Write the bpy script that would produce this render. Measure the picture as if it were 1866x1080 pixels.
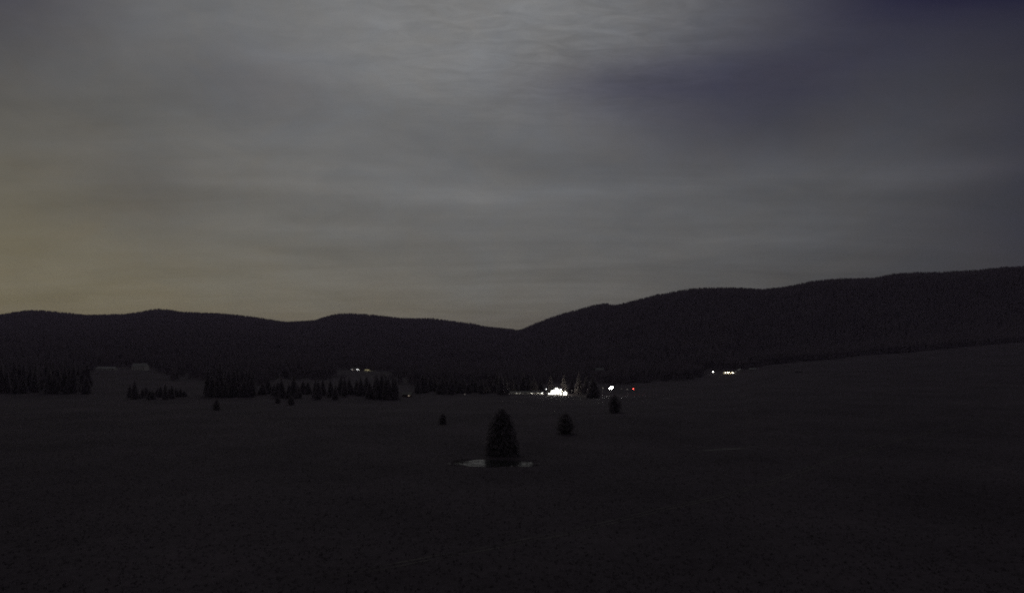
import bpy, bmesh, math, random
import numpy as np
from mathutils import Vector, noise as mnoise
from mathutils.bvhtree import BVHTree

random.seed(7)
rng = np.random.default_rng(11)
for o in list(bpy.data.objects):
    bpy.data.objects.remove(o)
scene = bpy.context.scene
COL = scene.collection
R = math.radians

# ------------------------------------------------------------------ camera
F, HY, CX, H = 1216.0, 640.0, 933.0, 36.0      # focal length and horizon in photo pixels, camera height
cam_d = bpy.data.cameras.new('camera')
cam_d.sensor_width = 36.0
cam_d.lens = 36.0 * F / 1866.0
cam_d.shift_y = (HY - 540.0) / 1866.0
cam_d.clip_start = 0.1
cam_d.clip_end = 60000.0
cam = bpy.data.objects.new('camera', cam_d)
cam.location = (0, 0, H)
cam.rotation_euler = (R(90), 0, 0)
COL.objects.link(cam)
scene.camera = cam

# ------------------------------------------------------------------ exposure
scene.view_settings.view_transform = 'Standard'
scene.view_settings.look = 'None'
scene.view_settings.exposure = 0.0
scene.view_settings.gamma = 1.0
scene.view_settings.use_curve_mapping = False
scene.render.engine = 'CYCLES'
scene.cycles.max_bounces = 5
scene.cycles.diffuse_bounces = 2
scene.cycles.glossy_bounces = 2
scene.cycles.transmission_bounces = 2
scene.cycles.volume_bounces = 0
scene.cycles.sample_clamp_indirect = 1.0
scene.cycles.filter_width = 1.9
scene.cycles.use_denoising = False

# ------------------------------------------------------------------ night sky
MOON_AZ, MOON_EL = R(-6.0), R(37.0)            # azimuth from +Y towards +X
MOON = Vector((math.sin(MOON_AZ) * math.cos(MOON_EL), math.cos(MOON_AZ) * math.cos(MOON_EL), math.sin(MOON_EL)))


class S:
    """A socket with arithmetic: builds Math nodes."""
    def __init__(self, tree, sock):
        self.t, self.s = tree, sock

    def op(self, kind, *args):
        n = self.t.nodes.new('ShaderNodeMath')
        n.operation = kind
        for i, a in enumerate((self,) + args):
            if isinstance(a, S):
                self.t.links.new(a.s, n.inputs[i])
            else:
                n.inputs[i].default_value = a
        return S(self.t, n.outputs[0])

    def __add__(self, b): return self.op('ADD', b)
    def __sub__(self, b): return self.op('SUBTRACT', b)
    def __mul__(self, b): return self.op('MULTIPLY', b)
    def __truediv__(self, b): return self.op('DIVIDE', b)
    __radd__ = __add__
    __rmul__ = __mul__
    def neg(self): return self.op('MULTIPLY', -1.0)
    def exp(self): return self.op('EXPONENT')
    def sq(self): return self.op('MULTIPLY', self)
    def mx(self, v): return self.op('MAXIMUM', v)
    def mn(self, v): return self.op('MINIMUM', v)


def lobe(az, el, a0, e0, sa, se):
    """A soft patch in the sky centred on azimuth a0, elevation e0 (degrees)."""
    return (((az - R(a0)) * (1 / R(sa))).sq() + ((el - R(e0)) * (1 / R(se))).sq()).neg().exp()


def build_world():
    w = bpy.data.worlds.new('World')
    scene.world = w
    w.use_nodes = True
    t = w.node_tree
    t.nodes.clear()
    tc = t.nodes.new('ShaderNodeTexCoord')
    sep = t.nodes.new('ShaderNodeSeparateXYZ')
    t.links.new(tc.outputs['Generated'], sep.inputs[0])
    x, y, z = (S(t, sep.outputs[i]) for i in range(3))
    az = x.op('ARCTAN2', y)
    el = z.op('ARCSINE')
    dot = (x * MOON.x + y * MOON.y + z * MOON.z)
    moon = ((dot - 1.0) * 6.5).exp()
    # thin cloud sheet: coordinates on a flat layer overhead
    den = z.mx(0.0) + 0.07
    px, py = x / den, y / den

    def noise(sx, sy, ox, oy, detail, rough, dist=0.0):
        c = t.nodes.new('ShaderNodeCombineXYZ')
        t.links.new((px * sx + ox).s, c.inputs[0])
        t.links.new((py * sy + oy).s, c.inputs[1])
        n = t.nodes.new('ShaderNodeTexNoise')
        n.inputs['Scale'].default_value = 1.0
        n.inputs['Detail'].default_value = detail
        n.inputs['Roughness'].default_value = rough
        n.inputs['Distortion'].default_value = dist
        t.links.new(c.outputs[0], n.inputs['Vector'])
        return S(t, n.outputs[0])

    def patch(sa, se, o, detail, rough):
        c = t.nodes.new('ShaderNodeCombineXYZ')
        t.links.new((az * sa + o).s, c.inputs[0])
        t.links.new((el * se + o * 1.7).s, c.inputs[1])
        n = t.nodes.new('ShaderNodeTexNoise')
        n.inputs['Scale'].default_value = 1.0
        n.inputs['Detail'].default_value = detail
        n.inputs['Roughness'].default_value = rough
        n.inputs['Distortion'].default_value = 0.5
        t.links.new(c.outputs[0], n.inputs['Vector'])
        return S(t, n.outputs[0]) - 0.5

    mott = patch(7.5, 15.0, 4.3, 7, 0.62)                # soft mottling of the veil
    tint = patch(9.0, 14.0, 8.9, 6, 0.7)                 # its slight warm and cool stains
    big = noise(0.55, 0.75, 3.1, 7.7, 4, 0.55, 0.6) - 0.5
    streak = noise(0.28, 2.1, 11.3, 2.9, 5, 0.6, 0.35) - 0.5
    ripple = noise(7.0, 17.0, 1.7, 5.2, 5, 0.62, 0.8) - 0.5
    high = (el - R(17)) * (1 / R(7))
    ripple_amt = high.mx(0.0).mn(1.0) * (lobe(az, el, 4, 28, 17, 60) * 0.72 + 0.12)
    cloud = (big * 0.80 + streak * 0.40 + ripple * ripple_amt + 1.0).mx(0.2)
    # gaps in the cloud where the dark blue night shows
    gap = (lobe(az, el, 20, 19.5, 12, 4.4) * 0.56 + lobe(az, el, 33, 27, 14, 5.0) * 0.72
           + lobe(az, el, 9, 21.5, 8, 2.0) * 0.26 + lobe(az, el, -21, 20.5, 6, 2.8) * 0.15 + lobe(az, el, -29, 11.5, 5, 3.2) * 0.13 + lobe(az, el, 44, 14, 12, 26) * 0.58
           + lobe(az, el, -40, 26, 8, 7) * 0.56)
    gap = (gap * (big * 0.9 + streak * 0.6 + 1.0)).mn(0.95)
    # thin bright bands of cirrus
    band = (lobe(az, el, -4, 13.0, 15, 0.62) * 0.13 + lobe(az, el, -21, 9.9, 8, 0.7) * 0.12
            + lobe(az, el, 14, 13.6, 12, 0.9) * 0.12 + lobe(az, el, 34, 12.6, 7, 1.0) * 0.26)
    band = band * (streak * 1.6 + 1.35)
    # warm glow of the towns beyond the left-hand ridge
    warm = lobe(az, el, -47, -1, 27, 16) * 0.108 + lobe(az, el, -12, -1, 26, 8) * 0.048
    keep = gap.neg() + 1.0
    cols = []
    for m_c, b_c, w_c, g_c, t_c in ((0.965, 1.0, 1.08, 1.03, 1.0), (1.0, 0.975, 0.845, 1.05, 0.2), (1.02, 1.0, 0.24, 0.78, -1.0)):
        thin = (moon * (0.145 * m_c) + (0.045 * b_c)) * (band + 1.0)
        gk = (gap * -g_c + 1.0).mx(0.05)
        cols.append((thin * cloud + warm * w_c) * gk * (tint * (0.16 * t_c) + 1.0) * (mott * 0.34 + 1.0))
    comb = t.nodes.new('ShaderNodeCombineColor')
    for i, c in enumerate(cols):
        t.links.new(c.s, comb.inputs[i])
    sky = t.nodes.new('ShaderNodeTexSky')
    sky.sky_type = 'NISHITA'
    sky.sun_disc = False
    sky.sun_elevation = MOON_EL
    sky.sun_rotation = MOON_AZ
    bg0 = t.nodes.new('ShaderNodeBackground')
    t.links.new(sky.outputs[0], bg0.inputs[0])
    bg0.inputs[1].default_value = 0.0012
    bg1 = t.nodes.new('ShaderNodeBackground')
    t.links.new(comb.outputs[0], bg1.inputs[0])
    bg1.inputs[1].default_value = 1.0
    add = t.nodes.new('ShaderNodeAddShader')
    t.links.new(bg0.outputs[0], add.inputs[0])
    t.links.new(bg1.outputs[0], add.inputs[1])
    out = t.nodes.new('ShaderNodeOutputWorld')
    t.links.new(add.outputs[0], out.inputs['Surface'])
    w.cycles.sampling_method = 'MANUAL'
    w.cycles.sample_map_resolution = 1024


build_world()

sun_d = bpy.data.lights.new('moonlight', 'SUN')
sun_d.energy = 0.08
sun_d.angle = R(12)
sun_d.color = (1.0, 0.98, 0.94)
sun = bpy.data.objects.new('moonlight', sun_d)
sun.rotation_euler = MOON.to_track_quat('Z', 'Y').to_euler()
sun.location = (0, 0, 400)
COL.objects.link(sun)


# ------------------------------------------------------------------ materials
def mat_noise(name, c1, c2, scale=1.0, rough=0.9, bump=0.0, bscale=None, detail=6, spec=0.2, bdist=0.1):
    m = bpy.data.materials.new(name)
    m.use_nodes = True
    t = m.node_tree
    b = t.nodes['Principled BSDF']
    tc = t.nodes.new('ShaderNodeTexCoord')
    n = t.nodes.new('ShaderNodeTexNoise')
    n.inputs['Scale'].default_value = scale
    n.inputs['Detail'].default_value = detail
    t.links.new(tc.outputs['Object'], n.inputs['Vector'])
    r = t.nodes.new('ShaderNodeValToRGB')
    r.color_ramp.elements[0].position = 0.32
    r.color_ramp.elements[1].position = 0.68
    r.color_ramp.elements[0].color = (*c1, 1)
    r.color_ramp.elements[1].color = (*c2, 1)
    t.links.new(n.outputs[0], r.inputs[0])
    t.links.new(r.outputs[0], b.inputs['Base Color'])
    b.inputs['Roughness'].default_value = rough
    b.inputs['Specular IOR Level'].default_value = spec
    if bump:
        n2 = t.nodes.new('ShaderNodeTexNoise')
        n2.inputs['Scale'].default_value = bscale or scale * 4
        n2.inputs['Detail'].default_value = 5
        t.links.new(tc.outputs['Object'], n2.inputs['Vector'])
        bp = t.nodes.new('ShaderNodeBump')
        bp.inputs['Strength'].default_value = bump
        bp.inputs['Distance'].default_value = bdist
        t.links.new(n2.outputs[0], bp.inputs['Height'])
        t.links.new(bp.outputs[0], b.inputs['Normal'])
    return m


def mat_emit(name, col, strength):
    m = bpy.data.materials.new(name)
    m.use_nodes = True
    t = m.node_tree
    b = t.nodes['Principled BSDF']
    b.inputs['Base Color'].default_value = (0.6, 0.6, 0.58, 1)
    # a faint unevenness over the glass
    tc = t.nodes.new('ShaderNodeTexCoord')
    n = t.nodes.new('ShaderNodeTexNoise')
    n.inputs['Scale'].default_value = 3.0
    t.links.new(tc.outputs['Object'], n.inputs['Vector'])
    v = S(t, n.outputs[0]) * (strength * 0.6) + strength * 0.7
    t.links.new(v.s, b.inputs['Emission Strength'])
    b.inputs['Emission Color'].default_value = (*col, 1)
    return m


def ground_material():
    m = bpy.data.materials.new('meadow_grass')
    m.use_nodes = True
    t = m.node_tree
    b = t.nodes['Principled BSDF']
    tc = t.nodes.new('ShaderNodeTexCoord')

    def noise(scale, detail=5, rough=0.55, sx=1.0, sy=1.0):
        mp = t.nodes.new('ShaderNodeMapping')
        mp.inputs['Scale'].default_value = (sx, sy, 1)
        t.links.new(tc.outputs['Object'], mp.inputs[0])
        n = t.nodes.new('ShaderNodeTexNoise')
        n.inputs['Scale'].default_value = scale
        n.inputs['Detail'].default_value = detail
        n.inputs['Roughness'].default_value = rough
        t.links.new(mp.outputs[0], n.inputs['Vector'])
        return S(t, n.outputs[0])

    a = noise(0.022, 4)              # broad patches of dry and green grass
    c = noise(0.35, 6, 0.65)         # tussocks
    d = noise(2.6, 4, 0.7)           # blades
    f = ((a - 0.5) * 1.5 + (c - 0.5) * 0.9 + (d - 0.5) * 0.9 + 0.5).mx(0.0).mn(1.0)
    r = t.nodes.new('ShaderNodeValToRGB')
    e = r.color_ramp.elements
    e[0].position, e[1].position = 0.12, 0.95
    e[0].color = (0.042, 0.033, 0.041, 1)
    e[1].color = (0.088, 0.071, 0.085, 1)
    k = e.new(0.5)
    k.color = (0.062, 0.050, 0.061, 1)
    t.links.new(f.s, r.inputs[0])
    at = t.nodes.new('ShaderNodeAttribute')
    at.attribute_name = 'wood_floor'
    mix = t.nodes.new('ShaderNodeMix')
    mix.data_type = 'RGBA'
    t.links.new(at.outputs['Fac'], mix.inputs['Factor'])
    t.links.new(r.outputs[0], mix.inputs['A'])
    mix.inputs['B'].default_value = (0.054, 0.044, 0.053, 1)
    t.links.new(mix.outputs['Result'], b.inputs['Base Color'])
    b.inputs['Roughness'].default_value = 0.95
    b.inputs['Specular IOR Level'].default_value = 0.1
    bp = t.nodes.new('ShaderNodeBump')
    bp.inputs['Strength'].default_value = 0.8
    bp.inputs['Distance'].default_value = 0.35
    t.links.new((c * 1.0 + d * 0.25).s, bp.inputs['Height'])
    t.links.new(bp.outputs[0], b.inputs['Normal'])
    return m


M = {
    'ground': ground_material(),
    'gravel': mat_noise('pale_gravel', (0.060, 0.054, 0.058), (0.15, 0.14, 0.14), 0.30, 0.95, 0.5, 3.0),
    'track': mat_noise('worn_earth', (0.070, 0.062, 0.062), (0.108, 0.096, 0.094), 0.6, 0.95, 0.5, 3.0),
    'bark': mat_noise('bark', (0.045, 0.036, 0.030), (0.085, 0.068, 0.056), 3.0, 0.95, 0.6, 9.0),
    'needle': mat_noise('needles', (0.100, 0.088, 0.098), (0.130, 0.116, 0.126), 0.9, 0.85, 0, None, 4, 0.1),
    'leaf': mat_noise('young_leaves', (0.100, 0.088, 0.096), (0.130, 0.116, 0.124), 1.2, 0.85, 0, None, 4, 0.1),
    'forest': mat_noise('far_needles', (0.080, 0.068, 0.078), (0.112, 0.096, 0.108), 0.02, 0.95, 0, None, 6, 0.0),
    'plaster': mat_noise('pale_plaster', (0.62, 0.60, 0.56), (0.76, 0.74, 0.69), 0.8, 0.85, 0.2, 12),
    'plaster_grey': mat_noise('grey_plaster', (0.30, 0.30, 0.29), (0.42, 0.41, 0.39), 0.8, 0.85, 0.2, 12),
    'wood': mat_noise('dark_boards', (0.075, 0.052, 0.036), (0.13, 0.092, 0.065), 1.4, 0.8, 0.4, 8),
    'pale_wood': mat_noise('weathered_wood', (0.26, 0.24, 0.21), (0.40, 0.37, 0.33), 2.0, 0.85, 0.3, 10),
    'roof': mat_noise('dark_sheet_roof', (0.055, 0.052, 0.050), (0.095, 0.090, 0.086), 0.9, 0.6, 0.2, 6),
    'roof_pale': mat_noise('pale_sheet_roof', (0.17, 0.17, 0.17), (0.26, 0.26, 0.26), 0.5, 0.45, 0.2, 6),
    'metal': mat_noise('galvanised_steel', (0.28, 0.28, 0.28), (0.40, 0.40, 0.40), 5.0, 0.45, 0.1, 20, 4, 0.5),
    'glass': mat_noise('dark_glass', (0.02, 0.022, 0.026), (0.035, 0.037, 0.042), 1.0, 0.08, 0, None, 3, 0.5),
    'stone': mat_noise('limestone', (0.30, 0.29, 0.27), (0.46, 0.44, 0.41), 1.3, 0.9, 0.6, 5),
    'grass': mat_noise('tussock_grass', (0.075, 0.064, 0.072), (0.12, 0.104, 0.112), 0.4, 0.95, 0, None, 4, 0.0),
    'lamp_white': mat_emit('lamp_white', (1.0, 1.0, 0.93), 12.0),
    'lamp_flood': mat_emit('flood_glass', (1.0, 1.0, 0.93), 26.0),
    'lamp_mast': mat_emit('mast_flood_glass', (1.0, 1.0, 0.97), 55.0),
    'lamp_small': mat_emit('lamp_small', (0.95, 0.97, 1.0), 3.0),
    'lamp_faint': mat_emit('lamp_faint', (1.0, 0.90, 0.82), 0.55),
    'lamp_warm': mat_emit('lamp_warm', (1.0, 0.82, 0.50), 2.2),
    'lamp_red': mat_emit('lamp_red', (1.0, 0.06, 0.045), 16.0),
    'win_lit': mat_emit('lit_window', (1.0, 0.96, 0.80), 6.0),
    'win_dim': mat_emit('dim_window', (1.0, 0.80, 0.62), 0.35),
}


def water_material():
    m = bpy.data.materials.new('pond_water')
    m.use_nodes = True
    t = m.node_tree
    b = t.nodes['Principled BSDF']
    b.inputs['Base Color'].default_value = (0.02, 0.022, 0.022, 1)
    b.inputs['Roughness'].default_value = 0.16
    b.inputs['IOR'].default_value = 1.333
    tc = t.nodes.new('ShaderNodeTexCoord')
    n = t.nodes.new('ShaderNodeTexNoise')
    n.inputs['Scale'].default_value = 0.8
    n.inputs['Detail'].default_value = 5
    t.links.new(tc.outputs['Object'], n.inputs['Vector'])
    bp = t.nodes.new('ShaderNodeBump')
    bp.inputs['Strength'].default_value = 0.25
    bp.inputs['Distance'].default_value = 0.06
    t.links.new(n.outputs[0], bp.inputs['Height'])
    t.links.new(bp.outputs[0], b.inputs['Normal'])
    return m


M['water'] = water_material()

for k in ('needle', 'leaf', 'forest'):                   # thin foliage lets half of its light through
    t = M[k].node_tree
    b = t.nodes['Principled BSDF']
    ramp = next(n for n in t.nodes if n.type == 'VALTORGB')
    tr = t.nodes.new('ShaderNodeBsdfTranslucent')
    t.links.new(ramp.outputs[0], tr.inputs[0])
    mx = t.nodes.new('ShaderNodeAddShader')
    t.links.new(b.outputs[0], mx.inputs[0])
    t.links.new(tr.outputs[0], mx.inputs[1])
    t.links.new(mx.outputs[0], next(n for n in t.nodes if n.type == 'OUTPUT_MATERIAL').inputs['Surface'])


# ------------------------------------------------------------------ helpers
def link(o, parent=None):
    COL.objects.link(o)
    if parent is not None:
        o.parent = parent
    return o


def mesh_obj(name, verts, faces, mat, parent=None, smooth=False):
    me = bpy.data.meshes.new(name)
    if isinstance(verts, np.ndarray):
        fa = np.asarray(faces)
        nv, nf, k = len(verts), len(fa), fa.shape[1]
        me.vertices.add(nv)
        me.vertices.foreach_set('co', verts.astype(np.float32).ravel())
        me.loops.add(nf * k)
        me.loops.foreach_set('vertex_index', fa.astype(np.int32).ravel())
        me.polygons.add(nf)
        me.polygons.foreach_set('loop_start', np.arange(0, nf * k, k, dtype=np.int32))
        me.polygons.foreach_set('loop_total', np.full(nf, k, dtype=np.int32))
        me.update(calc_edges=True)
        me.validate()
    else:
        me.from_pydata(verts, [], faces)
        me.update()
    me.materials.append(M[mat])
    if smooth:
        me.polygons.foreach_set('use_smooth', [True] * len(me.polygons))
    return link(bpy.data.objects.new(name, me), parent)


def tag(o, label=None, cat=None, group=None, kind=None):
    if label: o['label'] = label
    if cat: o['category'] = cat
    if group: o['group'] = group
    if kind: o['kind'] = kind
    return o


def empty(name, loc, rz=0.0):
    o = bpy.data.objects.new(name, None)
    o.empty_display_size = 0.5
    o.location = loc
    o.rotation_euler = (0, 0, rz)
    return link(o)


class MB:
    """Collects boxes, prisms and tubes into one mesh."""
    def __init__(self):
        self.v, self.f = [], []

    def add(self, vs, fs):
        n = len(self.v)
        self.v += [tuple(p) for p in vs]
        self.f += [tuple(i + n for i in f) for f in fs]
        return self

    def box(self, x0, x1, y0, y1, z0, z1):
        return self.add([(x0, y0, z0), (x1, y0, z0), (x1, y1, z0), (x0, y1, z0),
                         (x0, y0, z1), (x1, y0, z1), (x1, y1, z1), (x0, y1, z1)],
                        [(0, 3, 2, 1), (4, 5, 6, 7), (0, 1, 5, 4), (1, 2, 6, 5), (2, 3, 7, 6), (3, 0, 4, 7)])

    def prism(self, prof, a, b, axis):
        """Extrude a profile of (s, z) points along 'x' or 'y' from a to b."""
        n = len(prof)
        if axis == 'y':
            vs = [(s, a, z) for s, z in prof] + [(s, b, z) for s, z in prof]
        else:
            vs = [(a, s, z) for s, z in prof] + [(b, s, z) for s, z in prof]
        fs = [tuple(range(n)), tuple(range(2 * n - 1, n - 1, -1))]
        fs += [(i, i + n, (i + 1) % n + n, (i + 1) % n) for i in range(n)]
        return self.add(vs, fs)

    def tube(self, pts, rads, seg=8):
        rings = []
        n0 = len(self.v)
        for k, (p, r) in enumerate(zip(pts, rads)):
            p = Vector(p)
            d = Vector(pts[min(k + 1, len(pts) - 1)]) - Vector(pts[max(k - 1, 0)])
            d.normalize()
            u = d.orthogonal().normalized()
            w = d.cross(u)
            for i in range(seg):
                a = 2 * math.pi * i / seg
                self.v.append(tuple(p + u * (r * math.cos(a)) + w * (r * math.sin(a))))
        for k in range(len(pts) - 1):
            for i in range(seg):
                j = (i + 1) % seg
                self.f.append((n0 + k * seg + i, n0 + k * seg + j, n0 + (k + 1) * seg + j, n0 + (k + 1) * seg + i))
        self.f.append(tuple(n0 + i for i in range(seg - 1, -1, -1)))
        e = n0 + (len(pts) - 1) * seg
        self.f.append(tuple(e + i for i in range(seg)))
        return self

    def build(self, name, mat, parent=None):
        o = mesh_obj(name, self.v, self.f, mat, parent)
        bm = bmesh.new()
        bm.from_mesh(o.data)
        bmesh.ops.recalc_face_normals(bm, faces=bm.faces)
        bm.to_mesh(o.data)
        bm.free()
        return o


def pchip(xk, yk, x):
    xk, yk = np.asarray(xk, float), np.asarray(yk, float)
    h = np.diff(xk)
    d = np.diff(yk) / h
    m = np.zeros(len(xk))
    for i in range(1, len(xk) - 1):
        if d[i - 1] * d[i] > 0:
            w1, w2 = 2 * h[i] + h[i - 1], h[i] + 2 * h[i - 1]
            m[i] = (w1 + w2) / (w1 / d[i - 1] + w2 / d[i])
    m[0], m[-1] = d[0], d[-1]
    i = np.clip(np.searchsorted(xk, x) - 1, 0, len(h) - 1)
    t = np.clip((x - xk[i]) / h[i], 0, 1)
    return ((1 + 2 * t) * (1 - t) ** 2 * yk[i] + t * (1 - t) ** 2 * h[i] * m[i]
            + t * t * (3 - 2 * t) * yk[i + 1] + t * t * (t - 1) * h[i] * m[i + 1])


# ------------------------------------------------------------------ terrain: a meadow basin ringed by wooded hills
RIDGE = np.array([(-1400, 580), (-700, 566), (-300, 576), (0, 573), (30, 567.5), (50, 565), (75, 566), (100, 569), (155, 574), (200, 572.5), (230, 572),
                  (255, 569), (275, 565), (290, 564), (305, 565), (330, 568.5), (370, 569), (400, 570.5), (430, 574), (470, 580), (520, 586),
                  (550, 584.5), (575, 583), (590, 578), (610, 573), (640, 572), (680, 573.5), (705, 576), (730, 579.5), (760, 580), (790, 580.5),
                  (800, 582.5), (865, 590), (880, 593.5), (905, 596.5), (945, 601.5), (985, 587), (1030, 570.5), (1080, 557), (1105, 554), (1117, 558),
                  (1150, 549), (1195, 538), (1265, 528), (1310, 525.5), (1350, 524), (1390, 526), (1440, 521), (1480, 513), (1530, 509),
                  (1590, 507), (1630, 499.5), (1670, 498), (1720, 498.5), (1790, 493), (1830, 486.5), (1866, 484), (2200, 470), (2700, 500), (3300, 560)])
RIDGE_D = np.array([(-1400, 3000), (0, 3600), (600, 3600), (860, 3700), (945, 3300), (990, 2900), (1105, 2750), (1130, 2450), (1400, 2250),
                    (1866, 2000), (2600, 1900), (3300, 2400)])
EDGE = np.array([(-1400, 560, 725), (0, 620, 716), (160, 615, 718), (330, 560, 728), (480, 560, 728), (700, 555, 731), (920, 640, 722), (1000, 690, 719),
                 (1130, 790, 711), (1250, 900, 698), (1330, 950, 692), (1400, 1150, 668), (1600, 1350, 645), (1866, 1400, 624), (3300, 1400, 640)])
MID = np.array([(-1400, 1100, 668), (0, 1100, 668), (240, 1000, 674), (450, 1150, 672), (660, 1300, 676.5), (940, 1300, 684), (1100, 1250, 678),
                (1330, 1250, 668), (1400, 1500, 650), (1600, 1600, 630), (1866, 1620, 604), (3300, 1700, 600)])
WOOD = np.array([(-1400, 640), (0, 655), (150, 655), (172, 1040), (296, 1040), (322, 830), (380, 790), (396, 700), (470, 720), (490, 900), (600, 900), (622, 1060), (705, 1060), (730, 800),
                 (930, 860), (1000, 900), (1150, 920), (1270, 1010), (1285, 1180), (1395, 1180), (1420, 1200), (1600, 1370), (1866, 1400), (3300, 1400)])
CANOPY = 17.0
POND_D, POND_X = 216.0, (901 - CX) / F * 216.0
POND_A, POND_B = 12.6, 5.8


def tab(T, col, xp):
    return np.interp(xp, T[:, 0], T[:, col])


fine = np.arange(-46, 46.001, 0.25)
az_deg = np.concatenate([np.arange(-180, -46, 3.0), fine, np.arange(49, 180, 3.0)])
az = np.radians(az_deg)
rad = 4.0 * 1.0112 ** np.arange(0, 690)
rad = rad[rad < 6600]


def fbm(x, y, sc, seed, octs=4):
    out, amp, tot = 0.0, 1.0, 0.0
    for _ in range(octs):
        out += amp * mnoise.noise((x / sc + seed, y / sc - seed * 1.7, seed * 0.37))
        tot += amp
        amp *= 0.5
        sc *= 0.5
    return out / tot


Z = np.zeros((len(rad), len(az)))
WF = np.zeros_like(Z)
for j, a in enumerate(az):
    ac = max(-R(62), min(R(62), a))
    xp = CX + F * math.tan(ac)
    D = rad * math.cos(ac)
    De, ye = tab(EDGE, 1, xp), tab(EDGE, 2, xp)
    Dm, ym = tab(MID, 1, xp), tab(MID, 2, xp)
    Dr, yr = tab(RIDGE_D, 1, xp), tab(RIDGE, 1, xp)
    zr = H + (HY - yr) / F * Dr - CANOPY
    ze = H - (ye - HY) / F * De
    zm = H - (ym - HY) / F * Dm
    zs = zm + (zr - zm) * 0.50
    z = pchip([0, 35, 95, 150, 300, De, Dm, Dm + (Dr - Dm) * 0.55, Dr, Dr * 1.25, Dr * 1.8, Dr * 4],
              [28, 15, 1.2, 0, -0.4 if ze < 0.5 else 0.6, ze, zm, zs, zr, zr * 0.72, zr * 0.6, zr * 0.5], D)
    back = np.clip((abs(math.degrees(a)) - 75) / 35, 0, 1)
    back = back * back * (3 - 2 * back)
    z = z * (1 - back) + (28 + rad * 0.03) * back
    Z[:, j] = z
    WF[:, j] = np.clip((D - tab(WOOD, 1, xp)) / 25, 0, 1)
# undulation of the karst meadow, gullies on the hillsides
for i, r in enumerate(rad):
    for j, a in enumerate(az):
        if abs(az_deg[j]) > 60 and j % 2:
            pass
        X, Y = r * math.sin(a), r * math.cos(a)
        near = min(1.0, max(0.0, (r - 60) / 120))
        n = 0.0
        if r < 2200:
            n += fbm(X, Y, 90, 3.3, 3) * 1.3 * near * min(1.0, 900 / r)
        if r < 420:
            n += fbm(X, Y, 14, 8.1, 2) * 0.28 * near
        if r > 1100:
            g = min(1.0, (r - 1100) / 700)
            n += g * fbm(X, Y, 420, 5.7, 3) * 22 * (0.15 if r > 1900 else 1.0 - 0.85 * max(0, (r - 1500) / 400))
        # hollow of the pond
        q = math.hypot((X - POND_X) / POND_A, (Y - POND_D) / POND_B)
        if q < 3:
            th = math.atan2((Y - POND_D) / POND_B, (X - POND_X) / POND_A)
            q2 = q * (1 + 0.10 * math.sin(2 * th + 0.6) + 0.07 * math.sin(5 * th + 2) + 0.05 * math.sin(9 * th))
            k = min(1.0, max(0.0, (3 - q) / 1.4))
            n *= 1 - k
            Z[i, j] = Z[i, j] * (1 - k) + 0.0 * k
            Z[i, j] += -0.5 * min(1.0, max(0.0, (1.45 - q2) / 0.9))
        Z[i, j] += n
# bring the wooded skyline onto the hills' outline
for _ in range(2):
    for j in np.where(np.abs(az_deg) <= 46)[0]:
        xp = CX + F * math.tan(az[j])
        D = rad * math.cos(az[j])
        far = D > 1700
        s = ((Z[:, j] + CANOPY - H) / D)
        s[~far] = -9
        want = (HY - tab(RIDGE, 1, xp)) / F
        i = int(np.argmax(s))
        dz = (want - s[i]) * D[i]
        Z[:, j] += dz * np.clip((D - 1500) / (D[i] - 1500), 0, 1)

XX = rad[:, None] * np.sin(az)[None, :]
YY = rad[:, None] * np.cos(az)[None, :]
nr, na = Z.shape
verts = np.stack([XX.ravel(), YY.ravel(), Z.ravel()], 1)
verts = np.vstack([verts, [[0, 0, 28.0]]])
ii, jj = np.meshgrid(np.arange(nr - 1), np.arange(na), indexing='ij')
j2 = (jj + 1) % na
quads = np.stack([ii * na + jj, ii * na + j2, (ii + 1) * na + j2, (ii + 1) * na + jj], -1).reshape(-1, 4)
tris = np.concatenate([quads[:, [0, 2, 1]], quads[:, [0, 3, 2]]])
c = nr * na
jc = np.arange(na)
tris = np.concatenate([tris, np.stack([np.full(na, c), jc, (jc + 1) % na], 1)[:, [0, 2, 1]]])
ground = mesh_obj('ground', verts, tris, 'ground', smooth=True)
at = ground.data.attributes.new('wood_floor', 'FLOAT', 'POINT')
at.data.foreach_set('value', np.append(WF.ravel(), 0).astype(np.float32))
ground['kind'] = 'structure'
BVH = BVHTree.FromPolygons(verts.tolist(), tris.tolist(), epsilon=0.0)


def gz(x, y):
    h = BVH.ray_cast(Vector((x, y, 3000)), Vector((0, 0, -1)))
    return h[0].z if h[0] is not None else 0.0


def gz_fast(x, y):
    """Bilinear height on the terrain grid, for many points."""
    r = np.hypot(x, y)
    a = np.degrees(np.arctan2(x, y))
    fi = np.clip(np.log(r / 4.0) / math.log(1.0112), 0, nr - 1.001)
    fj = np.clip(np.interp(a, az_deg, np.arange(na)), 0, na - 1.001)
    i, j = fi.astype(int), fj.astype(int)
    u, v = fi - i, fj - j
    return (Z[i, j] * (1 - u) * (1 - v) + Z[i + 1, j] * u * (1 - v) + Z[i, j + 1] * (1 - u) * v + Z[i + 1, j + 1] * u * v)


def spot(px, D):
    """World x, y, ground z of picture column px at depth D."""
    x = (px - CX) / F * D
    return x, D, gz(x, D)


def at_pixel(px, py):
    """First ground point seen at a picture position."""
    d = Vector(((px - CX) / F, 1.0, (HY - py) / F)).normalized()
    h = BVH.ray_cast(Vector((0, 0, H)), d)
    return h[0]


# ------------------------------------------------------------------ pond
n = 72
pv = [(POND_X, POND_D, -0.20)]
for i in range(n):
    a = 2 * math.pi * i / n
    pv.append((POND_X + 19 * math.cos(a), POND_D + 9.2 * math.sin(a), -0.20))
pond = mesh_obj('pond_water', pv, [(0, i + 1, (i + 1) % n + 1) for i in range(n)], 'water')
pond['kind'] = 'structure'


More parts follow.
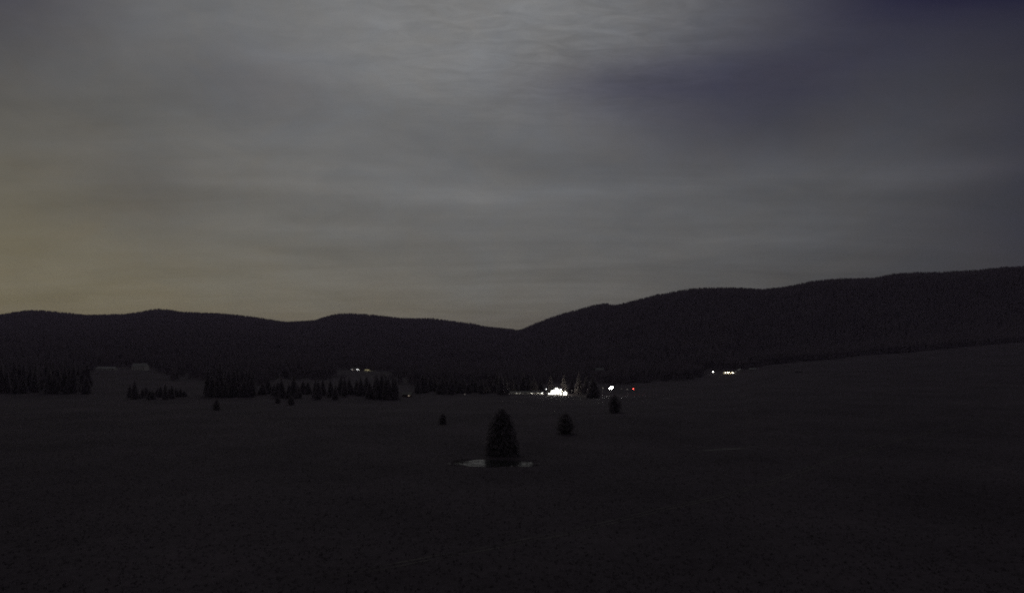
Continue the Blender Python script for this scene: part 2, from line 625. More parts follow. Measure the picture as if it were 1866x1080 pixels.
# ------------------------------------------------------------------ farm track: two worn wheel ruts across the meadow
def rut(name, pix, width, side, mat='track'):
    pts = [at_pixel(*p) for p in pix]
    pts = [p for p in pts if p is not None]
    line = []
    for k in range(len(pts) - 1):
        for s in range(24):
            line.append(pts[k].lerp(pts[k + 1], s / 24))
    line.append(pts[-1])
    for _ in range(30):
        line = [line[0]] + [(line[i - 1] + line[i] * 2 + line[i + 1]) / 4 for i in range(1, len(line) - 1)] + [line[-1]]
    m = MB()
    vs, fs = [], []
    for i, p in enumerate(line):
        d = (line[min(i + 1, len(line) - 1)] - line[max(i - 1, 0)])
        d.z = 0
        d.normalize()
        nrm = Vector((-d.y, d.x, 0))
        w = width * min(1.0, 0.15 + 5 * min(i, len(line) - 1 - i) / len(line)) * (0.75 + 0.9 * mnoise.noise((p.x * 0.21, p.y * 0.21, side)))
        cpt = p + nrm * (side + 0.25 * mnoise.noise((p.x * 0.09, p.y * 0.09, 4.0)))
        for q in (-0.5, -0.17, 0.17, 0.5):
            v = cpt + nrm * (w * q)
            vs.append((v.x, v.y, gz(v.x, v.y) + 0.03))
    for i in range(len(line) - 1):
        for q in range(3):
            fs.append((i * 4 + q, i * 4 + q + 1, i * 4 + 5 + q, i * 4 + 4 + q))
    o = mesh_obj(name, vs, fs, mat, smooth=True)
    o['kind'] = 'structure'
    return o


TRACK = [(560, 1058), (690, 1035), (740, 1025), (900, 996), (1033, 970), (1098, 955), (1250, 918), (1383, 885), (1483, 850), (1620, 806), (1790, 762), (1960, 735)]
rut('track', TRACK, 0.62, 0.85)
rut('track', TRACK, 0.62, -0.85)
rut('path', [(1268, 823), (1300, 819), (1340, 817), (1392, 813)], 3.6, 0.0, 'gravel')


# ------------------------------------------------------------------ trees
def crown_mesh(name, seed, R0, whorls, per, cut, prof, mat, droop=0.35, bits=5, shoot=True):
    """A unit-high conifer crown: whorls of drooping boughs, each a ragged spray of needle leaves."""
    rg = random.Random(seed)
    vs, fs = [], []

    def leaf(p, d, ln, wd, roll):
        d = d.normalized()
        s = d.cross(Vector((0, 0, 1)))
        if s.length < 1e-4:
            s = Vector((1, 0, 0))
        s.normalize()
        s = (s * math.cos(roll) + d.cross(s) * math.sin(roll))
        n0 = len(vs)
        vs.extend([tuple(p), tuple(p + d * ln * 0.45 + s * wd), tuple(p + d * ln), tuple(p + d * ln * 0.45 - s * wd)])
        fs.append((n0, n0 + 1, n0 + 2, n0 + 3))

    for k in range(whorls):
        h = cut + (1 - cut) * ((k + rg.uniform(-0.4, 0.4)) / whorls)
        h = min(0.985, max(cut, h))
        rr = R0 * prof((h - cut) / (1 - cut))
        nb = max(3, int(per * (0.55 + 0.45 * rr / R0)))
        a0 = rg.uniform(0, 6.28)
        for b in range(nb):
            a = a0 + 6.2832 * (b + rg.uniform(-0.3, 0.3)) / nb
            L = rr * rg.uniform(0.72, 1.12)
            out = Vector((math.cos(a), math.sin(a), 0))
            dr = droop * rg.uniform(0.6, 1.3)
            wid = (0.9 * L / bits + 0.012)
            for i in range(bits):
                t = (i + 0.15) / bits
                p = out * (L * t) + Vector((0, 0, h + L * (0.10 * t - dr * t * t)))
                for sgn in (-1, 1):
                    sd = Vector((-out.y, out.x, 0)) * sgn
                    d = out * rg.uniform(0.4, 0.9) + sd * rg.uniform(0.2, 0.9) + Vector((0, 0, rg.uniform(-0.55, 0.05)))
                    leaf(p, d, wid * rg.uniform(1.2, 2.0), wid * rg.uniform(0.28, 0.5), rg.uniform(-0.8, 0.8))
            leaf(out * (L * 0.72) + Vector((0, 0, h + L * (0.07 - dr * 0.55))), out + Vector((0, 0, -dr * 0.9)), L * 0.32, wid * 0.3, rg.uniform(-0.3, 0.3))
    # leading shoot
    for i in range(6 if shoot else 0):
        leaf(Vector((0, 0, 0.93 + i * 0.008)), Vector((rg.uniform(-.25, .25), rg.uniform(-.25, .25), 1)), 0.05, 0.006, rg.uniform(0, 3))
    me = bpy.data.meshes.new(name)
    me.from_pydata(vs, [], fs)
    me.materials.append(M[mat])
    return me


def trunk_mesh(name, seed, r0, top, bare):
    rg = random.Random(seed)
    m = MB()
    pts, rads = [], []
    for i in range(7):
        t = i / 6
        pts.append((rg.uniform(-.006, .006) * t, rg.uniform(-.006, .006) * t, -0.04 + (top + 0.04) * t))
        rads.append(r0 * (1.35 if i == 0 else 1) * (1 - t * 0.88))
    m.tube(pts, rads, 7)
    for i in range(10):                                  # limbs inside the crown
        h = bare + (top - bare) * rg.uniform(0.02, 0.8)
        a = rg.uniform(0, 6.28)
        L = 0.13 * (1 - h) + 0.02
        e = (math.cos(a) * L, math.sin(a) * L, h - 0.02)
        m.tube([(0, 0, h), (e[0] * .5, e[1] * .5, h), e], [r0 * .32, r0 * .2, r0 * .06], 4)
    me = bpy.data.meshes.new(name)
    me.from_pydata(m.v, [], m.f)
    me.materials.append(M['bark'])
    return me


cone = lambda t: (1 - t) ** 0.78 * (0.86 + 0.14 * min(1, t / 0.08)) + 0.015
broad = lambda t: (1 - t) ** 0.50 * (0.80 + 0.20 * min(1, t / 0.2)) + 0.012
dome = lambda t: max(0.05, (1 - t ** 2.3)) ** 0.75 * (0.78 + 0.22 * min(1, t / 0.22))
SPRUCE = [(crown_mesh('spruce_crown', 100 + i, 1.0, 24, 10, 0.05 + 0.02 * i, cone, 'needle', 0.10, 4), trunk_mesh('spruce_trunk', 200 + i, 0.017, 0.96, 0.06)) for i in range(4)]
ROUND = [(crown_mesh('round_crown', 300 + i, 1.0, 17, 13, 0.06, dome, 'leaf', 0.03, 5, False), trunk_mesh('round_trunk', 400 + i, 0.03, 0.78, 0.06)) for i in range(2)]
HERO = (crown_mesh('broad_crown', 777, 1.0, 34, 15, 0.03, broad, 'needle', 0.10, 7), trunk_mesh('broad_trunk', 778, 0.024, 0.96, 0.05))


def plant(name, kind, px, D, top_px, width_px, label, cat, group=None, rz=None):
    x, y, z = spot(px, D)
    ztop = H - (top_px - HY) / F * D
    h = max(1.5, ztop - z)
    w = width_px / F * D / 2
    root = empty(name, (x, y, z), random.uniform(0, 6.28) if rz is None else rz)
    tag(root, label, cat, group)
    cm, tm = kind
    t = link(bpy.data.objects.new('trunk', tm), root)
    t.scale = (h, h, h)
    cr = link(bpy.data.objects.new('crown', cm), root)
    cr.scale = (w, w, h)
    return root


plant('broad_spruce', HERO, 915, 236, 742, 72, 'large broad dark spruce standing alone behind the small pond', 'tree', rz=0.4)
plant('round_tree', ROUND[0], 1030, 298, 749, 35, 'low round-topped tree alone in the meadow in front of the floodlit lodge', 'tree')
plant('round_tree', ROUND[1], 807, 337, 752, 17, 'small dark bush in open meadow below the dim warm cabin window', 'bush')
plant('round_tree', ROUND[1], 1120, 417, 717, 27, 'dark round tree in the meadow directly below the dazzling floodlight mast', 'tree')
plant('spruce_tree', SPRUCE[0], 1081, 640, 683, 30, 'tall pointed black spruce between lodge and floodlight mast', 'tree')


def clump(label, group, items):
    best = min(range(len(items)), key=lambda i: items[i][2])
    for k, (px, D, top, w) in enumerate(items):
        if k == best:
            top -= 3.5
        plant('spruce_tree', SPRUCE[(k * 7 + len(items)) % 4], px, D, top, w, 'tallest ' + label if k == best else 'lower ' + label, 'tree', group)


def row(x0, x1, n, D0, D1, t0, t1, w0, w1, seed):
    rg = random.Random(seed)
    return [(x0 + (x1 - x0) * (i + rg.uniform(-.3, .3)) / max(1, n - 1), rg.uniform(D0, D1), rg.uniform(t0, t1), rg.uniform(w0, w1)) for i in range(n)]


clump('dark spruce in the dense stand left of the long pale barn', 'spruces left of the pale barn', row(-25, 62, 11, 625, 700, 655, 668, 15, 21, 1) + row(-20, 60, 6, 618, 640, 668, 682, 15, 20, 21))
clump('dark spruce in the stand just beside the long pale barn', 'spruces beside the pale barn', row(82, 158, 11, 625, 700, 654, 668, 15, 21, 2) + row(85, 155, 5, 618, 640, 670, 684, 15, 20, 22))
clump('young pointed spruce in the group below the pale farmhouse', 'young spruces below the farmhouse', row(238, 334, 15, 560, 600, 694, 712, 10, 15, 3))
clump('dark spruce in the stand right of the pale farmhouse', 'spruces right of the farmhouse', row(380, 462, 12, 590, 690, 655, 674, 15, 21, 4) + row(384, 460, 6, 575, 600, 678, 695, 14, 18, 24))
clump('dark spruce in the low wood below the hillside house lights', 'spruces below the hillside house', row(478, 676, 22, 570, 640, 683, 700, 13, 19, 5))
clump('black spruce in the square clump left of the dim cabin', 'spruces in the square clump', row(683, 722, 7, 560, 600, 678, 684, 14, 19, 6))
clump('dark spruce in the long wood between dim cabin and white shed', 'spruces between cabin and shed', row(762, 922, 22, 660, 730, 678, 694, 15, 20, 7))
clump('spruce behind the floodlit lodge catching its lamplight', 'spruces lit by the lodge lamps', [(1003, 722, 683, 15), (1027, 716, 682, 17), (1042, 735, 688, 14), (1055, 712, 681, 18), (1068, 726, 684, 15), (985, 735, 686, 15)])
clump('faint spruce behind the white lit shed', 'spruces behind the white shed', row(932, 974, 5, 726, 760, 680, 690, 14, 18, 9))
for px, D, top, w, lab in ((395, 440, 726, 14, 'small dark bush in the meadow in front of the tall stand of spruces'),
                           (506, 520, 721, 11, 'smaller dark bush of the two before the low wood'),
                           (531, 505, 720, 14, 'larger dark bush of the two before the low wood'),
                           (1455, 900, 694, 17, 'lone dark tree on the open slope right of the lit veranda house')):
    plant('round_tree', ROUND[0], px, D, top, w, lab, 'tree' if 'tree' in lab.split()[:3] else 'bush')


# ------------------------------------------------------------------ far woods on the hills: one mass of crowns
def far_wood(name, label, n_try, sel, hmin, hmax, seed):
    rg = np.random.default_rng(seed)
    pts = []
    u = rg.uniform(-1.02, 1.02, n_try)
    xp = CX + F * u
    wob = 16 * np.sin(u * 61 + 1.3) + rg.normal(0, 9, n_try)
    D0 = np.interp(xp + wob, WOOD[:, 0], WOOD[:, 1]) + np.abs(rg.normal(0, 45, n_try)) * (rg.uniform(0, 1, n_try) < .7)
    Dr = np.interp(xp, RIDGE_D[:, 0], RIDGE_D[:, 1])
    lo, hi = sel
    q = rg.uniform(0, 1, n_try)
    A, B = D0 + (Dr - D0) * lo, D0 + (Dr - D0) * hi
    D = np.sqrt(A * A + q * (B * B - A * A))             # even cover per area
    x = u * D
    z = gz_fast(x, D)
    h = rg.uniform(hmin, hmax, n_try) * (1 + 0.18 * np.sin(x * 0.013) * np.cos(D * 0.011))
    for xa, xb, Db, yt in ((612, 715, 1310, 682), (1074, 1110, 1275, 674)):   # young growth below the hillside buildings
        young = (xp > xa) & (xp < xb) & (D < Db)
        h = np.where(young, np.clip(H - (yt - HY) / F * D - z, 0.6, h), h)
    w = h * rg.uniform(0.17, 0.25, n_try)
    seg = 5
    a0 = rg.uniform(0, 6.28, n_try)
    V, Fc = [], []
    base = 0
    # two stacked ragged cones per crown
    for (b, tp, wr) in ((0.08, 0.72, 1.0), (0.42, 1.0, 0.66)):
        apex = np.stack([x + rg.normal(0, .2, n_try), D, z + h * tp], 1)
        ring = []
        for s in range(seg):
            a = a0 + 6.2832 * s / seg
            rr = w * wr * rg.uniform(0.75, 1.2, n_try)
            ring.append(np.stack([x + rr * np.cos(a), D + rr * np.sin(a), z + h * (b + rg.uniform(-.03, .03, n_try))], 1))
        blk = np.stack(ring + [apex], 1)                 # n, seg+1, 3
        V.append(blk.reshape(-1, 3))
        idx = np.arange(n_try)[:, None] * (seg + 1) + base
        for s in range(seg):
            Fc.append(np.concatenate([idx + s, idx + (s + 1) % seg, idx + seg], 1))
        base += n_try * (seg + 1)
    o = mesh_obj(name, np.concatenate(V), np.concatenate(Fc), 'forest')
    return tag(o, label, 'forest', kind='stuff')


far_wood('hillside_forest', 'dark spruce forest covering the hillsides around the meadow', 62000, (0.0, 0.86), 13, 22, 31)
far_wood('ridge_forest', 'dark forest edge along the skyline of the hills', 52000, (0.84, 1.06), 11, 23, 32)


# ------------------------------------------------------------------ buildings
def lamp_light(name, loc, power, col, parent, radius=0.3):
    d = bpy.data.lights.new(name, 'POINT')
    d.energy = power
    d.color = col
    d.shadow_soft_size = radius
    o = link(bpy.data.objects.new(name, d), parent)
    o.location = loc
    return o


def ball(m, c, r, seg=8, rings=5):
    n0 = len(m.v)
    m.v.append((c[0], c[1], c[2] - r))
    for i in range(1, rings):
        p = math.pi * i / rings
        for s in range(seg):
            a = 2 * math.pi * s / seg
            m.v.append((c[0] + r * math.sin(p) * math.cos(a), c[1] + r * math.sin(p) * math.sin(a), c[2] - r * math.cos(p)))
    m.v.append((c[0], c[1], c[2] + r))
    for s in range(seg):
        m.f.append((n0, n0 + 1 + (s + 1) % seg, n0 + 1 + s))
        e = n0 + 1 + (rings - 2) * seg
        m.f.append((len(m.v) - 1, e + s, e + (s + 1) % seg))
        for i in range(rings - 2):
            a, b = n0 + 1 + i * seg, n0 + 1 + (i + 1) * seg
            m.f.append((a + s, a + (s + 1) % seg, b + (s + 1) % seg, b + s))
    return m


def house(name, label, cat, px, D, w, d, h, rh, gable_front, wall, roof, windows=(), doors=(), lamps=(), rz=0.0, chimney=None, group=None):
    """Front faces -Y. windows: (x, z, w, h, lit material or None); lamps: (x, z, power, radius, material, colour, reach)."""
    x, y, _ = spot(px, D)
    z = min(gz(x + a * w / 2, y + b * d / 2) for a in (-1, 1) for b in (-1, 1)) + 0.1
    root = empty(name, (x, y, z), rz)
    tag(root, label, cat, group)
    m = MB()
    b0 = -1.2
    if gable_front:
        m.prism([(-w / 2, b0), (w / 2, b0), (w / 2, h), (0, h + rh), (-w / 2, h)], -d / 2, d / 2, 'y')
    else:
        m.prism([(-d / 2, b0), (d / 2, b0), (d / 2, h), (0, h + rh), (-d / 2, h)], -w / 2, w / 2, 'x')
    m.build('wall', wall, root)
    half = (w if gable_front else d) / 2
    ln = (d if gable_front else w) / 2 + 0.6
    ov, th = 0.6, 0.22
    sl = rh / half
    m = MB()
    for s in (-1, 1):
        e = half + ov
        prof = [(0, h + rh + 0.03), (s * e, h - ov * sl + 0.03), (s * e, h - ov * sl + 0.03 + th), (0, h + rh + 0.03 + th)]
        m.prism(prof, -ln, ln, 'y' if gable_front else 'x')
    ro = m.build('roof', roof, root)
    if chimney is not None:
        m = MB()
        m.box(chimney - .4, chimney + .4, 0.6, 1.4, h + rh * 0.4, h + rh + 1.1)
        m.box(chimney - .52, chimney + .52, 0.48, 1.52, h + rh + 1.1, h + rh + 1.25)
        m.build('chimney', 'stone', ro)
    f = -d / 2
    for wx, wz, ww, wh, lit in windows:
        m = MB()
        t = 0.12
        m.box(wx - ww / 2 - t, wx + ww / 2 + t, f - .06, f + .02, wz - t, wz)
        m.box(wx - ww / 2 - t, wx + ww / 2 + t, f - .06, f + .02, wz + wh, wz + wh + t)
        m.box(wx - ww / 2 - t, wx - ww / 2, f - .06, f + .02, wz, wz + wh)
        m.box(wx + ww / 2, wx + ww / 2 + t, f - .06, f + .02, wz, wz + wh)
        m.box(wx - .04, wx + .04, f - .05, f + .02, wz, wz + wh)
        fr = m.build('window', 'pale_wood', root)
        p = MB()
        p.box(wx - ww / 2, wx + ww / 2, f - .02, f + .03, wz, wz + wh)
        p.build('pane', lit or 'glass', fr)
    for dx, dw, dh, dm in doors:
        m = MB()
        m.box(dx - dw / 2, dx + dw / 2, f - .05, f + .03, 0, dh)
        do = m.build('door', dm, root)
        k = MB()
        k.box(dx + dw * .36, dx + dw * .42, f - .12, f - .045, dh * .46, dh * .52)
        k.build('handle', 'metal', do)
    for lx, lz, power, rr, lm, col, out in lamps:
        m = MB()
        m.box(lx - .06, lx + .06, f - out, f + .02, lz + rr * 0.9, lz + rr * 0.9 + .1)
        m.box(lx - rr * .5, lx + rr * .5, f - out - rr * .5, f - out + rr * .5, lz + rr * 0.9, lz + rr * 0.9 + .14)
        lo = m.build('wall_lamp', 'metal', root)
        g = MB()
        ball(g, (lx, f - out, lz), rr)
        g.build('lamp_globe', lm, lo)
        if power:
            lamp_light('lamp_light', (lx, f - out - rr - .15, lz - .1), power, col, lo, 0.15)
    return root


WARMW = (1.0, 0.98, 0.86)
# floodlit lodge
house('lodge', 'floodlit gabled lodge studded with dazzling lamps, the brightest building on the meadow', 'lodge', 1013, 690, 13.0, 12.0, 4.6, 3.6, True, 'plaster_grey', 'roof',
      [(-4.6, 1.2, 1.2, 1.5, 'win_lit'), (-1.2, 1.0, 1.2, 1.4, 'win_lit'), (4.6, .6, 1.2, 1.1, 'win_lit'), (-2.0, 4.0, 1.1, 1.3, 'win_lit'), (2.4, 4.0, 1.1, 1.3, 'win_lit')],
      [(3.0, 1.1, 2.2, 'wood')],
      [(.3, 6.1, 130, .8, 'lamp_flood', WARMW, .9), (-3.7, 3.9, 45, .62, 'lamp_flood', WARMW, .8), (-2.8, 1.9, 22, .5, 'lamp_white', WARMW, .8),
       (-.6, 3.2, 30, .5, 'lamp_white', WARMW, .8), (1.7, 2.0, 24, .5, 'lamp_white', WARMW, .8), (4.3, 5.0, 30, .42, 'lamp_white', WARMW, .8),
       (4.2, 2.6, 24, .5, 'lamp_white', WARMW, .8)], chimney=3.0)
house('lodge_annex', 'low lit annex at the left foot of the floodlit lodge', 'annex', 1001.5, 687, 4.6, 5.0, 1.9, 0.8, False, 'plaster', 'roof',
      [(-.9, .8, .9, .8, 'win_lit')], [(1.2, .9, 1.8, 'wood')], [(0.4, 1.5, 60, .36, 'lamp_white', WARMW, .8)])
house('pavilion', 'small round-lit pavilion right of the floodlit lodge', 'pavilion', 1029.5, 686, 4.6, 4.6, 2.9, 1.5, True, 'plaster', 'roof',
      [(-1.2, .9, .9, 1.1, 'win_lit'), (1.2, .9, .9, 1.1, 'win_lit')], [(0, 1.0, 2.0, 'wood')], [(0, 2.4, 160, 1.0, 'lamp_flood', (1.0, 0.98, 0.80), 1.3)])
house('long_shed', 'long low white shed wall lit from its right end', 'shed', 957, 694, 38.0, 6.0, 1.7, 1.0, False, 'plaster', 'roof',
      [(-12, .6, 1.2, .7, None), (-4, .6, 1.2, .7, None), (5, .6, 1.2, .7, None)], [(11, 1.6, 1.5, 'wood')],
      [(17.6, 1.35, 110, .24, 'lamp_white', WARMW, 1.3), (12.5, 1.3, 70, .12, 'lamp_small', WARMW, 1.5), (7.0, 1.3, 45, .1, 'lamp_small', WARMW, 1.5), (-5, 1.3, 22, .08, 'lamp_small', WARMW, 1.5), (-9, 1.3, 16, .08, 'lamp_small', WARMW, 1.5), (-17.2, 1.4, 26, .12, 'lamp_small', WARMW, 1.3)])
# house on the right-hand slope with a lit veranda
house('veranda_house', 'long low house on the right slope with a warm lit veranda', 'house', 1327, 1112, 17.0, 8.0, 2.4, 1.7, False, 'plaster', 'roof',
      [(-6, .8, 1.2, 1.1, 'win_lit'), (-2, .8, 1.2, 1.1, 'win_lit'), (6, .8, 1.2, 1.1, 'win_lit')], [(2, 1.1, 2.0, 'wood')],
      [(-6.5, 2.1, 90, .2, 'lamp_warm', (1.0, .84, .52), 1.3), (-3.2, 2.1, 170, .25, 'lamp_warm', (1.0, .86, .56), 1.4), (0, 2.1, 240, .25, 'lamp_warm', (1.0, .88, .60), 1.4), (3.2, 2.1, 280, .28, 'lamp_warm', (1.0, .90, .64), 1.4), (6.4, 2.1, 280, .3, 'lamp_warm', (1.0, .92, .70), 1.4)])
house('grey_barn', 'faint grey barn nearest the warm lit veranda', 'barn', 1349, 1125, 7.0, 8.0, 3.6, 2.2, True, 'plaster_grey', 'roof_pale', [(0, 1.4, 1.0, 1.0, None)], [(2, 1.3, 2.1, 'wood')])
house('grey_shed', 'faint low grey shed farther along from the warm lit veranda', 'shed', 1371, 1135, 11.0, 7.0, 2.6, 1.6, False, 'plaster_grey', 'roof_pale', [(-2, 1.1, 1.0, .9, None)], [(2, 1.3, 2.0, 'wood')])
# houses on the left
house('pale_barn', 'long pale-roofed barn beside the left-hand spruces', 'barn', 195, 1000, 27.0, 9.0, 2.6, 2.2, False, 'plaster', 'roof_pale', [(-7, .8, 1.2, .9, None), (0, .8, 1.2, .9, None), (7, .8, 1.2, .9, None)], [(11, 2.0, 1.9, 'wood')])
house('pale_farmhouse', 'pale gabled farmhouse alone in the clearing above the young spruces', 'farmhouse', 256, 1005, 20.0, 11.0, 6.8, 3.8, False, 'plaster', 'roof_pale',
      [(-7, 1.2, 1.1, 1.4, None), (-3.5, 1.2, 1.1, 1.4, None), (3.5, 1.2, 1.1, 1.4, None), (7, 1.2, 1.1, 1.4, None), (-7, 3.6, 1.1, 1.2, None), (-3.5, 3.6, 1.1, 1.2, None), (0, 3.6, 1.1, 1.2, None), (3.5, 3.6, 1.1, 1.2, None), (7, 3.6, 1.1, 1.2, None)],
      [(0, 1.2, 2.2, 'wood')], chimney=5.0)
house('hillside_house', 'small pale hillside house with two white lamps above the low wood', 'house', 648, 1300, 15.0, 9.0, 3.4, 2.2, False, 'plaster', 'roof',
      [(-5, 1.2, 1.1, 1.2, 'win_dim'), (-1, 1.2, 1.1, 1.2, None), (6, 1.2, 1.1, 1.2, None)], [(2, 1.1, 2.1, 'wood')],
      [(4.4, 2.6, 30, .62, 'lamp_small', (.95, .97, 1.0), 1.2), (9.4 - 2.4, 2.2, 14, .45, 'lamp_small', (1, .95, .92), 1.2), (-6.6, 2.6, 22, .3, 'lamp_small', (1.0, .86, .82), 1.2)])
house('cabin', 'small dark cabin with one dim warm window right of the square clump', 'cabin', 742, 620, 8.0, 6.0, 2.3, 1.5, False, 'wood', 'roof',
      [(1.9, .8, 1.1, .8, 'win_dim'), (-2.2, .8, 1.1, .8, None)], [(0, .95, 1.95, 'wood')], [(3.3, 1.5, 3.5, .12, 'lamp_faint', (1, .82, .7), .8)])
house('far_barn', 'faint grey barn in the woods above the floodlight mast', 'barn', 1092, 1260, 15.0, 8.0, 5.0, 3.6, False, 'plaster_grey', 'roof_pale', [(-3, 1, 1.1, 1, None)], [(2, 1.4, 2, 'wood')], rz=0.1)


# ------------------------------------------------------------------ lamps on posts
def post_lamp(name, label, px, D, py, globe, mat, power=0, col=(1, 1, 1), group=None):
    x, y, z = spot(px, D)
    hz = max(1.6, H - (py - HY) / F * D - z)
    root = empty(name, (x, y, z))
    tag(root, label, 'lamp', group)
    m = MB()
    m.tube([(0, 0, -.4), (0, 0, hz * .5), (0, 0, hz - globe)], [.09, .07, .05], 8)
    m.box(-.2, .2, -.2, .2, -.3, .06)
    m.build('post', 'metal', root)
    m = MB()
    m.tube([(0, 0, hz + globe * .7), (0, 0, hz + globe * 1.25)], [globe * .9, globe * .25], 8)
    m.build('cap', 'metal', root)
    g = MB()
    ball(g, (0, 0, hz), globe)
    gl = g.build('globe', mat, root)
    if power:
        lamp_light('lamp_light', (0, -globe - .2, hz), power, col, root)
    return root


post_lamp('red_lamp', 'red lamp glowing on a post right of the floodlight mast', 1154, 700, 708, .42, 'lamp_red', 55, (1, .06, .04))
post_lamp('post_lamp', 'white lamp on a post just left of the floodlit lodge', 995.5, 684, 708.5, .42, 'lamp_small', 30, WARMW)
post_lamp('post_lamp', 'faint lamp on a post between black spruce and floodlight mast', 1098.5, 690, 706.5, .3, 'lamp_faint')
post_lamp('post_lamp', 'faint pinkish lamp close to the left of the red lamp', 1143, 700, 709, .26, 'lamp_faint', group='faint lamps by the red lamp')
post_lamp('post_lamp', 'faintest lamp midway between floodlight mast and red lamp', 1132.5, 700, 708.5, .16, 'lamp_faint', group='faint lamps by the red lamp')
post_lamp('post_lamp', 'dim lamp on a post right of the pavilion', 1042, 686, 711, .26, 'lamp_faint')
post_lamp('post_lamp', 'bright white lamp on a post left of the warm lit veranda', 1299.5, 1112, 677, .75, 'lamp_white', 60, WARMW)
post_lamp('post_lamp', 'small lamp on a post just right of the warm lit veranda', 1341, 1114, 677, .38, 'lamp_faint')
post_lamp('post_lamp', 'tiny dim lamp before the long wood right of the cabin', 847, 640, 721, .24, 'lamp_faint')

post_lamp('spruce_fill_lamp', 'added lamp hidden behind the floodlit lodge to light the spruces', 1022, 703, 708.5, .3, 'lamp_small', 8000, (1.0, .97, .74))  # added light source, kept out of sight behind the gable, brightens the spruces

# floodlight mast: six heads on a crossbar
x, y, z = spot(1113.5, 690)
hz = H - (706 - HY) / F * 690 - z
root = empty('floodlight_mast', (x, y, z))
tag(root, 'tall mast with a cluster of dazzling white floodlights', 'floodlight')
m = MB()
m.tube([(0, 0, -.6), (0, 0, hz * .6), (0, 0, hz + 1.5)], [.17, .13, .09], 8)
m.build('mast', 'metal', root)
for bz in (-1.05, -.02, 1.01):
    m = MB()
    m.box(-1.75, 1.75, -.06, .06, hz + bz - .05, hz + bz + .05)
    m.build('crossbar', 'metal', root)
for sx, sz in [(a, b) for a in (-1.2, 0, 1.2) for b in (-1.0, 0.03, 1.06)]:
    if abs(sx) > 1 and abs(sz) > .5 and (sx > 0) == (sz < 0):
        continue
    m = MB()
    m.box(sx - .42, sx + .42, -.36, -.065, hz + sz - .36, hz + sz + .36)
    hd = m.build('lamp_head', 'metal', root)
    g = MB()
    g.box(sx - .37, sx + .37, -.39, -.355, hz + sz - .31, hz + sz + .31)
    g.build('lens', 'lamp_mast', hd)
lamp_light('lamp_light', (0, -1.0, hz), 300, (1, 1, .97), root)

# lit bank by the hillside house: a sloping stone retaining wall with a lamp above it
x0, y0, z0 = spot(664, 1296)
x1, y1, z1 = spot(686, 1290)
root = empty('retaining_wall', (x0, y0, z0))
tag(root, 'sloping stone wall lit yellowish beside the hillside house', 'wall')
N = 7
for k in range(N):
    a, b = k / N, (k + .97) / N
    m = MB()
    xa, xb = (x1 - x0) * a, (x1 - x0) * b
    zt = lambda t: (H - (671.5 + 5.8 * t - HY) / F * 1294) - z0
    zg = min(gz(x0 + xa, 1294), gz(x0 + xb, 1294)) - z0 - 1.0
    m.add([(xa, -.5, zg), (xb, -.5, zg), (xb, .5, zg), (xa, .5, zg), (xa, -.35, max(zt(a), zg + 1.8)), (xb, -.35, max(zt(b), zg + 1.8)), (xb, .4, max(zt(b), zg + 1.8)), (xa, .4, max(zt(a), zg + 1.8))],
          [(0, 3, 2, 1), (4, 5, 6, 7), (0, 1, 5, 4), (1, 2, 6, 5), (2, 3, 7, 6), (3, 0, 4, 7)])
    m.build('wall_section', 'stone', root)
m = MB()
m.tube([(6.0, -4.0, -1.0), (6.0, -4.0, 4.6)], [.08, .05], 7)
m.box(5.7, 6.3, -4.2, -3.5, 4.6, 4.75)
m.build('lamp_post', 'metal', root)
lamp_light('lamp_light', (6.0, -3.6, 4.4), 420, (1.0, .92, .52), root)

# pale fence below the pavilion
root_x, root_y, root_z = spot(1049, 655)
root = empty('rail_fence', (root_x, root_y, root_z))
tag(root, 'short pale wooden rail fence in the grass right of the lodge', 'fence')
for k in range(9):
    fx = -6 + k * 1.5
    zz = gz(root_x + fx, root_y) - root_z
    m = MB()
    m.box(fx - .08, fx + .08, -.08, .08, zz - .4, zz + 1.15)
    m.build('post', 'pale_wood', root)
for k in range(8):
    fx = -6 + k * 1.5
    za, zb = gz(root_x + fx, root_y) - root_z, gz(root_x + fx + 1.5, root_y) - root_z
    for hh in (.5, .95):
        m = MB()
        m.tube([(fx, -.11, za + hh), (fx + 1.5, -.11, zb + hh)], [.055, .05], 6)
        m.build('rail', 'pale_wood', root)

# limestone blocks on the pond's near shore
for k in range(9):
    rg = random.Random(900 + k)
    a = rg.uniform(-2.9, -0.25)
    px_, py_ = POND_X + 15.0 * math.cos(a), POND_D + 7.4 * math.sin(a)
    s = rg.uniform(.18, .42)
    bm = bmesh.new()
    bmesh.ops.create_icosphere(bm, subdivisions=1, radius=s)
    for v in bm.verts:
        v.co *= rg.uniform(.75, 1.2)
        v.co.z *= .62
    me = bpy.data.meshes.new('limestone_block')
    bm.to_mesh(me)
    bm.free()
    me.materials.append(M['stone'])
    o = link(bpy.data.objects.new('limestone_block', me))
    o.location = (px_, py_, gz(px_, py_) + s * .2)
    o.rotation_euler = (0, 0, rg.uniform(0, 6))
    tag(o, 'small pale limestone block on the shore of the pond', 'rock', 'rocks round the pond')

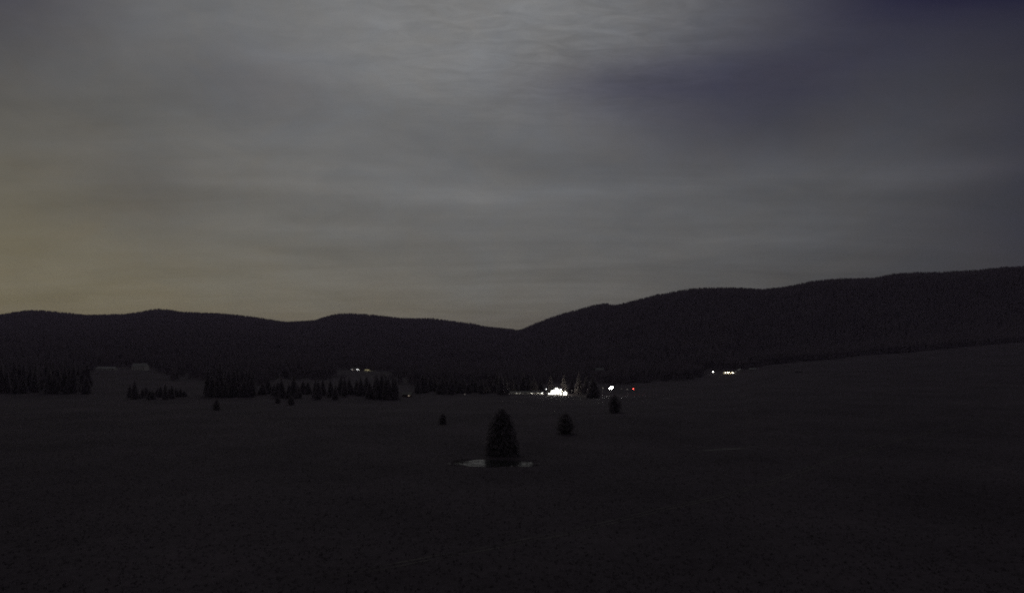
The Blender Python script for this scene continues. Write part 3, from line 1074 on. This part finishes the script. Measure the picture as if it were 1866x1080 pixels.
# tussock grass over the near meadow
N = 26000
D = 85 + 330 * rng.uniform(0, 1, N) ** 1.25
u = rng.uniform(-.86, .86, N)
gx = u * D
q = np.hypot((gx - POND_X) / POND_A, (D - POND_D) / POND_B)
keep = q > 1.25
D, gx = D[keep], gx[keep]
N = len(D)
gzv = gz_fast(gx, D) - 0.03
V, T = [], []
base = 0
for bl in range(5):
    a = rng.uniform(0, 6.28, N)
    hgt = rng.uniform(.12, .42, N)
    wd = rng.uniform(.03, .09, N)
    lean = rng.uniform(.05, .3, N)
    ox, oy = rng.normal(0, .13, N), rng.normal(0, .13, N)
    p0 = np.stack([gx + ox - wd * np.cos(a), D + oy - wd * np.sin(a), gzv], 1)
    p1 = np.stack([gx + ox + wd * np.cos(a), D + oy + wd * np.sin(a), gzv], 1)
    p2 = np.stack([gx + ox + lean * np.sin(a), D + oy + lean * np.cos(a), gzv + hgt], 1)
    V += [np.stack([p0, p1, p2], 1).reshape(-1, 3)]
    T.append(np.arange(N * 3).reshape(-1, 3) + base)
    base += N * 3
tuft = mesh_obj('tussock_grass', np.concatenate(V), np.concatenate(T), 'grass')
tag(tuft, 'dry tussocks of grass scattered over the near meadow', 'grass', kind='stuff')

# sedge added in the shallow pond to break up and dim its reflection
N = 60000
gx = POND_X + rng.uniform(-14, 14, N)
gy = POND_D + rng.uniform(-9, 9, N)
q = np.hypot((gx - POND_X) / POND_A, (gy - POND_D) / POND_B)
dens = np.array([0.5 + 0.9 * mnoise.noise((a * .22, b * .5, 2.2)) + 0.6 * mnoise.noise((a * .9, b * 1.1, 6.2)) for a, b in zip(gx, gy)])
dens += np.clip((-8.0 - (gx - POND_X)) / 5, 0, 1) * .5 - .2
keep = (rng.uniform(0, 1, N) < dens * .85) & (q < 1.5)
gx, gy = gx[keep], gy[keep]
N = len(gx)
g0 = gz_fast(gx, gy) - .05
a = rng.uniform(0, 6.28, N)
hgt = np.maximum(-.2 + rng.uniform(.08, .32, N), g0 + .15)
wd = rng.uniform(.012, .03, N)
ln = rng.uniform(0, .2, N)
p0 = np.stack([gx - wd * np.cos(a), gy - wd * np.sin(a), g0], 1)
p1 = np.stack([gx + wd * np.cos(a), gy + wd * np.sin(a), g0], 1)
p2 = np.stack([gx + ln * np.sin(a), gy + ln * np.cos(a), hgt], 1)
sedge = mesh_obj('sedge', np.stack([p0, p1, p2], 1).reshape(-1, 3), np.arange(N * 3).reshape(-1, 3), 'grass')
tag(sedge, 'thin sedge added in the shallow pond to dim its bright reflection', 'sedge', kind='stuff')

# ------------------------------------------------------------------ damp night air
ztop = float(Z.max()) + 45
hz_m = MB().box(-6700, 6700, -6700, 6700, float(Z.min()) - 3, ztop)
M['haze'] = bpy.data.materials.new('damp_air')
M['haze'].use_nodes = True
ht = M['haze'].node_tree
ht.nodes.clear()
pvn = ht.nodes.new('ShaderNodeVolumePrincipled')
pvn.inputs['Color'].default_value = (0.82, 0.66, 1.0, 1)
pvn.inputs['Density'].default_value = 0.000055
pvn.inputs['Anisotropy'].default_value = 0.2
hout = ht.nodes.new('ShaderNodeOutputMaterial')
ht.links.new(pvn.outputs[0], hout.inputs['Volume'])
haze = hz_m.build('haze', 'haze')
tag(haze, 'thin damp night air over the meadow and hills', 'haze', kind='stuff')
